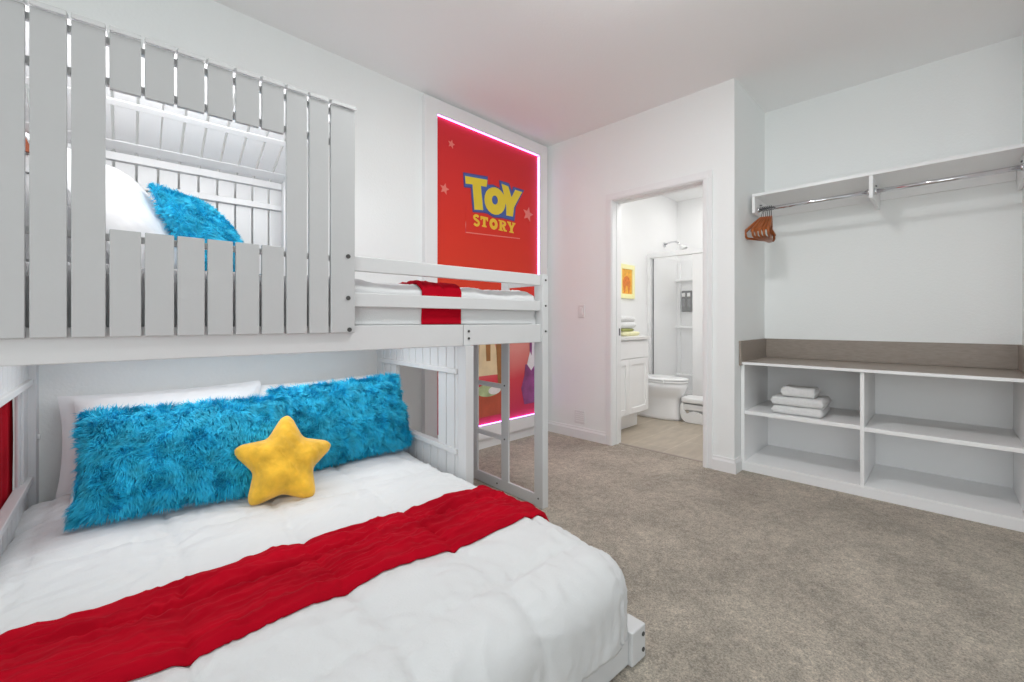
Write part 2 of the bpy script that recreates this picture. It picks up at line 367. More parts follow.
flat('letter_hole', cell(2.549, 2.648, 1.829, 1.919, [(.40,.82),(.54,.82),(.62,.73),(.54,.62),(.40,.62)]), M['print'], .0036)
Yp = [(0,1),(.46,1),(.46,.88),(.40,.86),(.54,.62),(.66,.86),(.60,.88),(.60,1),(1,1),(1,.88),(.92,.86),(.66,.42),(.66,.14),(.78,.12),(.78,0),(.26,0),(.26,.12),(.38,.14),(.38,.42),(.08,.86),(0,.88)]
flat('letter', cell(2.652, 2.755, 1.829, 1.922, Yp), M['ly2'], .002)
flat('underline', [(2.19,1.755),(2.812,1.789),(2.812,1.797),(2.19,1.763)], M['lred'], .0005)
flat('underline', [(2.188,1.757),(2.192,1.757),(2.198,1.968),(2.194,1.968)], M['print'], .0005)
def star5(cx, cz, r, rot=0):
    return [(cx+(r if i % 2 == 0 else r*.45)*math.sin(i*PI/5+rot), cz+(r if i % 2 == 0 else r*.45)*math.cos(i*PI/5+rot)) for i in range(10)]
for x, z, r in ((2.92, 2.03, .07), (1.985, 2.06, .045), (2.05, 2.42, .035)): flat('star_print', star5(x, z, r, .2), M['lred'], .0004)
# plain generic scenery at the foot of the print: rounded hill, posts, bush, rocks
flat('hill_shape', [(2.28,.60)] + [(2.28+.02*i, .60+.42*math.sin(PI*min(1, (i+4)/18))**.6) for i in range(0, 14)] + [(2.54,.60)], M['cream'], .0004)
flat('post_shape', [(2.545,.50),(2.60,.50),(2.625,.64),(2.61,.80),(2.62,.95),(2.50,.95),(2.52,.86),(2.53,.70)], M['brown'], .002)
flat('post_shape', [(2.30,.55),(2.325,.55),(2.335,.92),(2.305,.92)], M['brown'], .002)
flat('post_shape', [(2.41,.72),(2.455,.72),(2.455,.93),(2.40,.93)], M['brown'], .002)
flat('barrel_shape', [(2.29,.26),(2.60,.26),(2.63,.42)] + arc(2.45, .455, .18, .05, 10, 170, 10) + [(2.27,.42)], M['prust'], .002)
flat('bush_shape', arc(2.44, .478, .14, .055, 0, 350, 20), M['pgreen'], .0036)
flat('bush_shape', arc(2.50, .47, .07, .035, 0, 350, 16), M['pwhite'], .0052)
flat('rock_shape', [(2.83,.45),(2.87,.30),(3.04,.30),(3.04,.68),(2.95,.60),(2.92,.66),(2.885,.66),(2.87,.56)], M['ppurple'], .002)
flat('rock_shape', [(2.905,.66),(2.96,.60),(3.04,.68),(3.04,.98),(2.98,.98),(2.965,.84)], M['pwhite'], .0036)
flat('rock_shape', [(2.94,.78),(2.965,.74),(2.975,.98),(2.94,.99)], M['ppurple'], .0052)
# light strips inside the frame lip
def led(name, x0, x1, z0, z1, m):
    obj(name, B(x0, x1, fy0+.010, YPR-.001, z0, z1), m, pt)
led('light_strip', PX0+.01, PX1-.01, PZ1-.0012, PZ1-.0004, M['led_p'])
led('light_strip', PX1-.0012, PX1-.0004, PZ0+.01, PZ1-.01, M['led_v'])
led('light_strip', PX0+.06, PX1-.01, PZ0+.0004, PZ0+.0012, M['led_p'])

# ------------------------------------------------------------------ bunk bed
R = thing('bunk_bed', (.75, 2.2, 0), 'white wooden house loft bed with slatted picket front, guard rails and ladder', 'bunk bed', fr='b')
W = M['bunk']
def P(name, mb, m=W, bevel=.003, parent=None): return obj(name, mb, m, parent or R, fr='b', bevel=bevel)
AL, AR, BF, BB = -.345, 1.79, 1.70, 2.69
edges = [AL, -.2685] + [-.191+.0776*k for k in range(11)] + [.682]
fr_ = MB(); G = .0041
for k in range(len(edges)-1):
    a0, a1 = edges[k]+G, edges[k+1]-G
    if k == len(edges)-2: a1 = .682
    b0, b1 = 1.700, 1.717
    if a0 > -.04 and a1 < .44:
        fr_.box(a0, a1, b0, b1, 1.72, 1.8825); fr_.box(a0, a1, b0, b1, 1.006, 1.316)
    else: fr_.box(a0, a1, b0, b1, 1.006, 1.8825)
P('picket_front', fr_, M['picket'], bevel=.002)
for z0, z1, a0, a1 in ((1.853, 1.873, AL, .67), (1.735, 1.757, AL, .67), (1.285, 1.305, AL, .67), (1.012, 1.032, AL, .672)):
    P('batten', B(a0, a1, 1.7172, 1.737, z0, z1))
for z in (1.305, 1.142, 1.018):
    for a in ((.655,) if z > 1.1 else (.660,)):
        P('bolt', MB().tube([(a, 1.702, z), (a, 1.6965, z)], .0085, 14), M['bolt'], 0)
# beams, rails, posts
P('side_rail', B(AL, 1.216, 1.7175, 1.745, .933, 1.034))
P('side_rail', B(1.2185, 1.745, 1.7145, 1.742, .934, 1.034))
for z0, z1 in ((1.253, 1.313), (1.110, 1.166)): P('guard_rail', B(.664, 1.745, 1.7175, 1.742, z0, z1))
P('house_post', B(.648, .676, 1.7375, 1.79, 1.034, 1.87))
P('front_post', B(1.745, AR, BF, 1.768, 0, 1.314))
P('front_post', B(1.2205, 1.268, 1.702, 1.768, 0, .933))
P('front_post', B(AL, AL+.045, 1.718, 1.768, 0, .933))
P('back_post', B(1.745, AR, 2.62, BB, 0, 1.314))
P('back_post', B(1.2205, 1.268, 2.61, 2.682, 0, .933))
P('back_post', B(-.31, -.266, 2.600, 2.668, 0, .933))
P('back_rail', B(AL+.02, 1.745, 2.645, 2.668, .934, 1.034))
P('slat_base', B(AL+.03, 1.745, 1.746, 2.644, .985, 1.0))
for z in (1.282, 1.138, .995): P('bolt', MB().tube([(1.768, 1.7015, z), (1.768, 1.697, z)], .006, 12), M['bolt'], 0)
for z in (1.003, .968): P('bolt', MB().tube([(1.247, 1.716, z), (1.247, 1.711, z)], .006, 12), M['bolt'], 0)
# ladder end
P('end_rail', B(1.748, 1.764, 1.768, 2.62, 0.002, .068))
P('end_rail', B(1.748, 1.776, 1.768, 2.62, .934, 1.034))
P('ladder_stile', B(1.747, 1.761, 1.995, 2.062, .068, 1.314))
P('ladder_stile', B(1.747, 1.761, 2.305, 2.352, .068, .934))
for z0, z1 in ((.632, .662), (.312, .342)): P('rung', B(1.748, 1.762, 2.062, 2.305, z0, z1))
for z0, z1 in ((1.253, 1.313), (1.110, 1.166)): P('end_guard_rail', B(1.750, 1.764, 1.768, 1.995, z0, z1))
for b_, z in ((2.1, .035), (2.028, .655), (2.028, .325), (1.735, .05)):
    P('bolt', MB().tube([(1.7475, b_, z), (1.7435, b_, z)], .005, 10), M['bolt'], 0)
# tongue and groove partitions with window openings, both ends of the lower bed
def partition(a0, a1, s):   # inner face a0, outer face a1
    ai, ao = a0, a1
    E_ = [1.768] + [1.798+.0775*k for k in range(11)] + [2.612]
    pn = MB(); g = .0032
    lo, hi = min(ai, ao), max(ai, ao)
    th = .010
    fi = (lo, lo+th) if ai < ao else (hi-th, hi)
    bk = (lo+th*.8, hi-.002) if ai < ao else (lo+.002, hi-th*.8)
    WB0, WB1 = 1.962, 2.418 if s > 0 else 2.455
    for k in range(len(E_)-1):
        b0, b1 = E_[k]+g, E_[k+1]-g
        if b1 < WB0+.01 or b0 > WB1-.01: pn.box(*fi, b0, b1, .09, .93)
        else: pn.box(*fi, b0, b1, .09, .405); pn.box(*fi, b0, b1, .80, .93)
    pn.box(*bk, 1.768, WB0-.002, .09, .93); pn.box(*bk, WB1+.002, 2.612, .09, .93)
    pn.box(*bk, WB0-.002, WB1+.002, .09, .405); pn.box(*bk, WB0-.002, WB1+.002, .80, .93)
    P('plank_panel', pn, bevel=.003)
    d = -s
    e0 = ai+d*.014; 
    P('panel_rail', B(min(e0, ao), max(e0, ao), 1.768, 2.61, .398, .424))
    P('panel_rail', B(min(e0, ao), max(e0, ao), 1.768, 2.61, .793, .818))
partition(1.222, 1.252, 1)
partition(-.2885, -.309, -1)
P('bolt', MB().tube([(-.267, 2.635, .575), (-.258, 2.635, .575)], .012, 12), M['grille'], 0)
# house roof: two slopes of slats, and the slatted back
rise = .458
bR = 2.10; zE = 1.882
def roofz(b): return 1.882+.372*(b-1.69) if b <= bR else 1.803+rise*(2.62-b)
def slope(b0, b1, name):
    mb = MB(); t_ = .014
    ee = [AL+.0775*k for k in range(13)] + [.682]
    ee = [AL-.01] + edges[1:-1] + [.69]
    for k in range(len(ee)-1):
        a0, a1 = ee[k]+G*1.1, ee[k+1]-G*1.1
        if 5 <= k <= 5: a1 = ee[k+1]-.001
        z0, z1 = roofz(b0), roofz(b1)
        mb.hexa([(a0,b0,z0),(a1,b0,z0),(a1,b1,z1),(a0,b1,z1),(a0,b0,z0+t_),(a1,b0,z0+t_),(a1,b1,z1+t_),(a0,b1,z1+t_)])
    return P(name, mb, bevel=.0015)
slope(1.690, bR, 'roof_panel'); slope(bR, 2.655, 'roof_panel')
def purlin(b, t_=.02, w_=.04):
    z = roofz(b); dz = -rise if b > bR else .372
    b0, b1 = b-w_/2, b+w_/2; z0, z1 = z-dz*w_/2-.001, z+dz*w_/2-.001
    return MB().hexa([(AL,b0,z0-t_),(.67,b0,z0-t_),(.67,b1,z1-t_),(AL,b1,z1-t_),(AL,b0,z0),(.67,b0,z0),(.67,b1,z1),(AL,b1,z1)])
P('purlin', purlin(2.345, .007, .03)); P('purlin', purlin(1.95)); P('purlin', purlin(2.57, .005, .05))
P('house_beam', B(AL, .68, 2.612, 2.6405, 1.768, 1.803))
for a0, a1 in ((.645, .672), (AL, AL+.027)):
    mb = MB()
    for b0, b1 in ((1.74, bR), (bR, 2.62)):
        z0, z1 = roofz(b0)-.002, roofz(b1)-.002
        mb.hexa([(a0,b0,z0-.06),(a1,b0,z0-.06),(a1,b1,z1-.06),(a0,b1,z1-.06),(a0,b0,z0),(a1,b0,z0),(a1,b1,z1),(a0,b1,z1)])
    P('rafter', mb)
bp_ = MB()
for k in range(len(edges)-1): bp_.box(edges[k]+G, edges[k+1]-G, 2.641, 2.656, 1.036, 1.800)
P('slatted_back', bp_, bevel=.002)
P('batten', B(AL, .66, 2.618, 2.6405, 1.655, 1.685)); P('batten', B(AL, .66, 2.618, 2.6405, 1.30, 1.33))
P('house_post', B(.640, .690, 2.565, 2.611, 1.034, 1.80))
# slatted left gable end of the house
ge = MB()
for k in range(11):
    b0 = 1.74+.0785*k; ge.box(AL-.001, AL-.016, b0+.003, b0+.0755, 1.036, roofz(b0+.04)-.03)
P('slatted_gable', ge, bevel=.002)

# ------------------------------------------------------------------ soft goods
def fbm(p, o=3):
    return noise.fractal(Vector(p), 1.0, 2.0, o)
class Drape:
    """bed cover: flat rectangle, rounded edges, hanging sides"""
    def __init__(s, a0, a1, b0, b1, r, z, puff, qa, qb, seed, flare=.12, wr=.006, grow=0):
        s.grow = grow
        s.a0, s.a1, s.b0, s.b1, s.r, s.z, s.puff, s.qa, s.qb, s.seed, s.flare, s.wr = a0, a1, b0, b1, r, z, puff, qa, qb, seed, flare, wr
    def base(s, sa, sb):
        a1 = s.a1
        if s.grow:
            k = min(1, max(0, (1.45-sb)/.5)); a1 += s.grow*k*k*(3-2*k)
        pa = min(max(sa, s.a0), a1); pb_ = min(max(sb, s.b0), s.b1)
        da, db = sa-pa, sb-pb_; d = math.hypot(da, db)
        if d < 1e-9: return Vector((pa, pb_, s.z)), Vector((0, 0, 1))
        na, nb = da/d, db/d; q = s.r*PI/2
        if d < q: h = s.r*math.sin(d/s.r); dr = s.r*(1-math.cos(d/s.r)); nz = math.cos(d/s.r)
        else: h = s.r+(d-q)*s.flare; dr = s.r+(d-q); nz = s.flare
        hl = math.sqrt(max(0, 1-nz*nz))
        return Vector((pa+na*h, pb_+nb*h, s.z-dr)), Vector((na*hl, nb*hl, nz))
    def pt(s, sa, sb, off=0):
        p, n = s.base(sa, sb)
        d1 = min(abs(sa-q+.02*fbm((q*3, sb*2, s.seed))) for q in s.qa); d2 = min(abs(sb-q+.02*fbm((sa*2, q*3, s.seed+5))) for q in s.qb)
        h = s.puff*((1-math.exp(-d1/.014))*(1-math.exp(-d2/.014))*.62+.38*min(1, d1/.16)*min(1, d2/.16))
        w1 = fbm((sa*2.6, sb*2.6, s.seed), 2)*s.wr*1.9
        ang = .5*fbm((sa*1.3, sb*1.3, s.seed+9))
        u_ = sa*math.cos(ang)+sb*math.sin(ang); v_ = -sa*math.sin(ang)+sb*math.cos(ang)
        w2 = (1-abs(fbm((u_*2.2, v_*7, s.seed+3), 2)))**4*s.wr*1.1
        w3 = (1-abs(fbm((u_*9, v_*3, s.seed+7), 2)))**5*s.wr*.9
        # pleat wrinkles that gather along the stitching
        w4 = math.exp(-min(d1, d2)*16)*s.wr*.55*math.sin((sa if d2 < d1 else sb)*80+12*fbm((sa*6, sb*6, s.seed)))
        return p+n*(h+w1+w2+w3+w4+off)
# lower bed (low platform)
pb2 = thing('platform_bed', (.46, 1.7, 0), 'low white platform bed frame under the lower duvet, corner block with two bolts showing', 'bed frame', fr='b')
def PB(name, mb, m=W, bevel=.003): return obj(name, mb, m, pb2, fr='b', bevel=bevel)
PB('foot_rail', B(-.27, 1.146, .752, .78, .006, .098))
PB('side_rail', B(1.188, 1.214, .806, 1.69, .006, .098)); PB('side_rail', B(-.275, -.249, .806, 1.69, .006, .098))
PB('corner_block', B(1.1475, 1.222, .740, .805, 0, .104), bevel=.004)
PB('corner_block', B(-.283, -.208, .740, .805, 0, .104), bevel=.004)
PB('slat_base', B(-.248, 1.187, .781, 2.59, .05, .09))
for z in (.078, .030): PB('bolt', MB().tube([(1.206, .7415, z), (1.206, .737, z)], .0065, 12), M['bolt'], 0)
def rbox(a0, a1, b0, b1, z0, z1): return B(a0, a1, b0, b1, z0, z1)
mt = obj('mattress', rbox(-.235, 1.12, .86, 2.585, .091, .30), M['sheet'], fr='b', bevel=.03, bseg=4)
tag(mt, 'white mattress beneath the lower duvet', 'mattress')
DV = Drape(-.205, 1.088, .850, 2.50, .102, .329, .019, (-.22, .11, .43, .76, 1.10), (.55, .90, 1.36, 1.82, 2.28), 3.3, flare=.04, grow=-.024)
la, lb = DV.a1-DV.a0, DV.b1-DV.b0
dropR, dropF, dropL, dropH = .31, .30, .09, .02
def dfn(u, v):
    sa = DV.a0-dropL+(la+dropL+dropR)*u; sb = DV.b0-dropF+(lb+dropF+dropH)*v
    return DV.pt(sa, sb)
dm = MB().grid(dfn, 150, 190)
dm.v = [(x, y, max(z, .099)) for x, y, z in dm.v]
tag(obj('duvet', dm, M['duvet'], fr='b', solid=.006), 'wide white quilted duvet on the lower bed', 'duvet')
# red runner across the lower bed
def runner(D, sa0, sa1, sb0, sb1, nu, nv, seed, skew=0, foldamp=.010, edge=.012, along='a'):
    def fn(u, v):
        if along == 'a':
            sa = sa0+(sa1-sa0)*u
            e0 = edge*fbm((sa*4, 1, seed)); e1 = edge*fbm((sa*4, 9, seed))
            sb = sb0+e0+(sb1+e1-sb0-e0)*v+skew*(u-.5)
            t = v*(sb1-sb0); s_ = sa
        else:
            sb = sa0+(sa1-sa0)*u
            e0 = edge*fbm((sb*4, 1, seed)); e1 = edge*fbm((sb*4, 9, seed))
            sa = sb0+e0+(sb1+e1-sb0-e0)*v
            t = v*(sb1-sb0); s_ = sb
        wv = t+.03*fbm((s_*1.6, t*2, seed+2))+.03*s_*.3
        fold = (1-abs(math.sin(wv*24+1.9*fbm((s_*2.2, t*3, seed)))))**2.2*foldamp*(.4+.9*abs(fbm((s_*1.1, t*5, seed+4))))
        fine = (1-abs(fbm((s_*3.5, t*26, seed+6), 2)))**4*foldamp*.5
        side = fbm((s_*22, t*7, seed+8), 2)*foldamp*.22
        ed = min(1, min(v, 1-v)/.04)
        return D.pt(sa, sb, .004+.010*ed+fold*ed+fine*ed+side*ed)
    return MB().grid(fn, nu, nv)
rm = runner(DV, DV.a0-.055, DV.a1+.16, 1.122, 1.472, 200, 90, 11.5, skew=0, foldamp=.015, edge=.006)
tag(obj('bed_runner', rm, M['red'], fr='b', solid=.005), 'wide wrinkled red velvet runner across the lower bed', 'bed runner')

# upper bed
um = obj('mattress', rbox(-.30, 1.715, 1.775, 2.61, 1.001, 1.17), M['sheet'], fr='b', bevel=.03, bseg=4)
tag(um, 'white mattress on the loft beneath the upper duvet', 'mattress')
DU = Drape(-.25, 1.690, 1.815, 2.55, .065, 1.200, .020, (-.2, .45, 1.12, 1.75), (1.70, 2.1, 2.5), 8.1, flare=.0, wr=.007)
def ufn(u, v):
    sa = DU.a0-.10+(DU.a1-DU.a0+.10+.20)*u; sb = DU.b0-.205+(DU.b1-DU.b0+.205+.07)*v
    return DU.pt(sa, sb)
dm = MB().grid(ufn, 170, 90)
dm.v = [(x, max(y, 1.747), max(z, 1.003)) for x, y, z in dm.v]
tag(obj('duvet', dm, M['duvet'], fr='b', solid=.004), 'white quilted duvet on the loft bed behind the guard rails', 'duvet')
rm = runner(DU, DU.b0-.20, DU.b1+.02, 1.005, 1.222, 110, 50, 4.2, foldamp=.007, edge=.008, along='b')
rm.v = [(x, max(y, 1.7435), max(z, 1.005)) for x, y, z in rm.v]
tag(obj('bed_runner', rm, M['red'], fr='b', solid=.003), 'narrow red velvet runner over the loft bed behind the guard rails', 'bed runner')

# pillows
def pillow_fn(Wd, Hd, T, seed, wr=.010, pinch=.07):
    def fn(u, v, side):
        x = Wd*u*(1-pinch*(1-v*v)*u*u); y = Hd*v*(1-pinch*(1-u*u)*v*v)
        e = max(0, 1-abs(u)**2.6)**.55*max(0, 1-abs(v)**2.6)**.55
        wv = fbm((x*5, y*5, seed+side*3))*wr + (1-abs(fbm((x*9+y*4, y*12-x*3, seed+side*5), 2)))**3*wr*.7
        return Vector((x, y, side*(T*e+wv*min(1, e*1.6))))
    return fn
def axes(center, right, tilt_dir, lean):
    r = Vector(right).normalized(); n0 = Vector(tilt_dir).normalized()
    up = Vector((0, 0, 1))*math.cos(lean)-n0*math.sin(lean); n = n0*math.cos(lean)+Vector((0, 0, 1))*math.sin(lean)
    return Vector(center), r, up, n
def pillow_mesh(fn, ax, nu=44, nv=32):
    c, r, up, n = ax; mb = MB()
    for side in (1, -1):
        def g(i, j, side=side):
            p = fn(2*i-1, 2*j-1, side); return c+r*p.x+up*p.y+n*p.z
        k = len(mb.f); mb.grid(g, nu, nv)
        if side < 0: mb.f[k:] = [q[::-1] for q in mb.f[k:]]
    return mb
def soft_pillow(label, group, center, right, nrm, lean, Wd, Hd, T, seed, fr='b', roll=0):
    ax = axes(center, right, nrm, lean)
    if roll:
        c, r, up, n = ax; r2 = r*math.cos(roll)+up*math.sin(roll); up2 = up*math.cos(roll)-r*math.sin(roll); ax = (c, r2, up2, n)
    mb = pillow_mesh(pillow_fn(Wd, Hd, T, seed, .012, .05), ax)
    o = obj('pillow', mb, M['sheet'], fr=fr)
    return tag(o, label, 'pillow', group)
def fur_pillow(label, center, right, nrm, lean, Wd, Hd, T, seed, nst, L=.034, fr='b', roll=0, comb=(0, 0, -1), back=.25):
    ax = axes(center, right, nrm, lean)
    if roll:
        c, r, up, n = ax; r2 = r*math.cos(roll)+up*math.sin(roll); up2 = up*math.cos(roll)-r*math.sin(roll); ax = (c, r2, up2, n)
    c, r, up, n = ax; fn = pillow_fn(Wd, Hd, T, seed, .008, .03)
    rng = random.Random(seed)
    base = thing('furry_pillow', (center[0], center[1], center[2]-Hd*math.cos(lean)), label, 'pillow', fr=fr)
    obj('cushion', pillow_mesh(fn, ax), M['tealbase'], base)
    mb = MB(); vs = []; fs = []
    for k in range(nst):
        side = -1 if rng.random() < back else 1
        u = rng.uniform(-1, 1); v = rng.uniform(-1, 1)
        if rng.random() < .22:
            if rng.random() < .5: u = math.copysign(1-abs(rng.gauss(0, .025)), u)
            else: v = math.copysign(1-abs(rng.gauss(0, .025)), v)
            u = max(-1, min(1, u)); v = max(-1, min(1, v))
        e = 1e-3; u_ = max(-.985, min(.985, u)); v_ = max(-.985, min(.985, v))
        p = fn(u, v, side); du = fn(u_+e, v_, side)-fn(u_-e, v_, side); dv = fn(u_, v_+e, side)-fn(u_, v_-e, side)
        nn = du.cross(dv)*side
        nn = nn.normalized() if nn.length > 1e-12 else Vector((0, 0, side))
        if abs(u) > .94 or abs(v) > .94:
            nn = (nn*.5+Vector((u**7, v**7, 0))).normalized()
        pw = c+r*p.x+up*p.y+n*p.z; N = r*nn.x+up*nn.y+n*nn.z
        # clumped combing direction
        q = (pw.x*16, pw.y*16, pw.z*16)
        cl = Vector((noise.noise((q[0], q[1], q[2]+seed)), noise.noise((q[0]+31, q[1], q[2]+seed)), noise.noise((q[0], q[1]+57, q[2]+seed))))
        q2 = (pw.x*60, pw.y*60, pw.z*60)
        cl2 = Vector((noise.noise(q2), noise.noise((q2[0]+11, q2[1], q2[2])), noise.noise((q2[0], q2[1]+23, q2[2]))))
        d = N*.42+Vector(comb)*.34+cl*.9+cl2*.55+Vector((rng.gauss(0, .13), rng.gauss(0, .13), rng.gauss(0, .13)))
        if d.dot(N) < .12: d += N*(.12-d.dot(N)+.1)
        d.normalize(); ln = L*rng.uniform(.6, 1.25)
        p1 = pw+(N*.6+d*.4)*ln*.35; p2 = p1+d*ln*.4; d3 = (d+Vector(comb)*.35).normalized(); p3 = p2+d3*ln*.4
        sd = d.cross(N)
        if sd.length < 1e-6: sd = r.copy()
        sd = (sd.normalized()+Vector((rng.gauss(0, .4), rng.gauss(0, .4), rng.gauss(0, .4)))).normalized()
        w_ = rng.uniform(.0008, .0015); o = len(vs)
        vs += [pw-sd*w_*.8, pw+sd*w_*.8, p1-sd*w_, p1+sd*w_, p2-sd*w_*.8, p2+sd*w_*.8, p3]
        fs += [(o, o+1, o+3, o+2), (o+2, o+3, o+5, o+4), (o+4, o+5, o+6)]
    mb.add(vs, fs, True)
    tag(obj('fur', mb, M['teal'], base), kind='stuff')
    return base
# plain white pillows against the wall
GW = None
soft_pillow('white pillow against the wall, standing up behind the left furry teal pillow', GW, (.185, 2.47, .532), (1, -.02, 0), (0, -1, 0), .42, .345, .222, .075, 21)
soft_pillow('white pillow at the far left, squeezed flat against the wall behind another white pillow', GW, (.165, 2.575, .530), (1, 0, 0), (0, -1, 0), .22, .375, .212, .05, 22)
soft_pillow('white pillow against the wall, mostly hidden by the right furry teal pillow', GW, (.80, 2.53, .53), (1, .02, 0), (0, -1, 0), .30, .36, .20, .07, 23)
fur_pillow('long shaggy teal pillow at the left, behind the yellow star', (.205, 2.09, .545), (1, -.10, 0), (-.10, -1, 0), .40, .325, .180, .07, 31, 36000, L=.031, roll=-.012)
fur_pillow('long shaggy teal pillow at the right, beside the planked partition', (.845, 2.215, .552), (1, .06, 0), (.06, -1, 0), .36, .325, .188, .08, 32, 36000, L=.031, roll=.02)
# star pillow
def star_pillow():
    c = Vector((.487, 1.940, .480)); lean = .38
    nrm = Vector((-.10, -1, 0)).normalized(); r = Vector((1, -.10, 0)).normalized()
    up = Vector((0, 0, 1))*math.cos(lean)-nrm*math.sin(lean); n = nrm*math.cos(lean)+Vector((0, 0, 1))*math.sin(lean)
    R1, R2, T = .210, .112, .078
    def rad(th):
        # straight edges from tip to notch, tips and notches rounded off
        def raw(t):
            t = t-.10; x = (t % (2*PI/5)); x = min(x, 2*PI/5-x); n_ = PI/5
            r2 = R2*(1+.10*max(0, -math.cos(t))**6)
            return R1*r2*math.sin(n_)/(R1*math.sin(x)+r2*math.sin(n_-x))
        return min(sum(raw(th+d)*w_ for d, w_ in ((-.16, 1), (-.08, 2), (0, 2.5), (.08, 2), (.16, 1)))/8.5, R1*.93)
    mb = MB(); nr, na = 22, 120
    for side in (1, -1):
        def g(i, j, side=side):
            th = 2*PI*i-.05; q = math.sin(j*PI/2)
            rr = (rad(th)*q+.158*(1-q))*q if q < 1 else rad(th)
            x = rr*math.sin(th); y = rr*math.cos(th)
            e = max(0, 1-q**2.6)**.58
            w_ = (fbm((x*14, y*14, 3+side))*.007 + (1-abs(fbm((x*18+y*8, y*9, 5), 2)))**4*.010)*min(1, q*3)
            return c+r*x+up*y+n*(side*(T*e*(1-q*q*(1-(rad(th)/R1)**.6))+w_*e))
        k = len(mb.f); mb.grid(g, na, nr)
        if side > 0: mb.f[k:] = [q[::-1] for q in mb.f[k:]]
    o = obj('star_pillow', mb, M['star'], fr='b')
    tag(o, 'yellow plush star pillow leaning on the teal pillows', 'pillow')
star_pillow()
# loft pillows
soft_pillow('white pillow propped at the head of the loft bed, seen through the house window', None, (.005, 2.23, 1.45), (.55, .85, 0), (.85, -.55, 0), .60, .235, .27, .07, 41)
fur_pillow('small shaggy teal pillow in the loft, seen through the house window', (.275, 2.30, 1.415), (.60, .80, 0), (.80, -.60, 0), .60, .18, .205, .07, 33, 16000, L=.020)
# rust board hanging in the loft
t = thing('wall_sign', (-.30, 2.63, 1.75), 'small rust-orange board glimpsed through a slot of the loft picket front', 'sign', fr='b')
obj('board', B(-.335, -.245, 2.597, 2.6115, 1.732, 1.806), M['rustsign'], t)
# red fabric behind the left partition
rc = MB()
def cfn(u, v):
    b_ = 1.72+.80*u; return (-.312-.004-.006*(.5+.5*math.sin(b_*60+2*fbm((b_*4, v*2, 1)))), b_, .06+.82*v)
rc.grid(cfn, 80, 12)
tag(obj('curtain', rc, M['red'], fr='b', solid=.003), 'red fabric hanging behind the left partition window', 'curtain')

# ------------------------------------------------------------------ closet
EM = M['melamine']
bk = thing('bookcase', (3.58, .375, 0), 'long low white built-in shelving unit with two bays', 'shelving unit')
def K(name, mb, m=EM, bevel=.0015): return obj(name, mb, m, bk, bevel=bevel)
kx0, kx1 = 3.335, 3.916; KL, KR = 1.004, -.285
K('side_panel', B(kx0, kx1, KL, 1.027, 0.02, .746)); K('side_panel', B(kx0, kx1, CY0+.003, KR, .02, .746))
K('divider', B(kx0, kx1, .343, .363, .02, .746))
K('toe_kick', B(kx0-.006, kx0+.012, CY0+.002, 1.027, 0, .052), M['edge'])
K('bottom_shelf', B(kx0-.006, kx1, .363, KL, .0525, .066)); K('bottom_shelf', B(kx0-.006, kx1, KR, .343, .0525, .066))
K('back_panel', B(kx1-.012, kx1, .363, KL, .066, .746)); K('back_panel', B(kx1-.012, kx1, KR, .343, .066, .746))
K('shelf', B(kx0+.003, kx1-.013, .3635, KL-.0005, .397, .422)); K('shelf', B(kx0+.003, kx1-.013, KR+.0005, .3425, .391, .415))
ct = thing('countertop', (3.6, .36, .746), 'taupe countertop with matching backsplash on the white shelving unit', 'countertop')
obj('top', B(3.322, CX-.001, CY0+.002, 1.029, .7475, .766), M['taupe'], ct, bevel=.002)
obj('front_edge', B(3.3185, 3.3215, CY0+.002, 1.029, .7475, .765), M['edge'], ct)
obj('backsplash', B(CX-.016, CX-.001, CY0+.002, 1.029, .767, .914), M['taupe'], ct, bevel=.001)
obj('side_splash', B(3.300, CX-.017, 1.015, 1.029, .740, .914), M['taupe'], ct, bevel=.001)
obj('side_splash', B(3.300, CX-.017, CY0+.002, CY0+.016, .767, .914), M['taupe'], ct, bevel=.001)
# hanging shelf with rod
hs = thing('hanging_shelf', (3.65, .37, 1.83), 'white wall shelf with a chrome clothes rod above the counter', 'closet shelf')
def H(name, mb, m=EM, bevel=.0015): return obj(name, mb, m, hs, bevel=bevel)
hx = 3.50; hb = CX-.001; hr = CY0+.002
H('shelf_board', B(hx, hb, hr, 1.002, 1.962, 1.981)); H('front_edge', B(hx-.002, hx-.0001, hr, 1.002, 1.962, 1.981), M['edge'], 0)
H('bracket_panel', B(hx+.002, hb, .984, 1.003, 1.842, 1.9615)); H('bracket_panel', B(hx+.002, hb, .318, .337, 1.822, 1.9615))
H('bracket_panel', B(hx+.002, hb, hr, hr+.018, 1.822, 1.9615))
H('back_cleat', B(hb-.016, hb, .338, .983, 1.88, 1.9615)); H('back_cleat', B(hb-.016, hb, hr+.019, .317, 1.88, 1.9615))
RX, RZ = 3.565, 1.872
for y0, y1 in ((.340, .981), (hr+.021, .315)):
    H('clothes_rod', MB().tube([(RX, y0+.006, RZ), (RX, y1-.006, RZ)], .0135, 16), M['chrome'], 0)
    for y, d in ((y0, 1), (y1, -1)):
        H('rod_socket', MB().tube([(RX, y-.0025*d, RZ), (RX, y+.012*d, RZ)], .021, 16), M['chrome'], 0)
for y, d in ((.981, -1), (.315, -1), (hr+.021, 1)):
    for dx, dz in ((.05, .045), (.085, .052), (.055, .01)):
        H('screw', MB().tube([(RX+dx, y, RZ+dz), (RX+dx, y+.004*d, RZ+dz)], .0055, 10), M['steel'], 0)
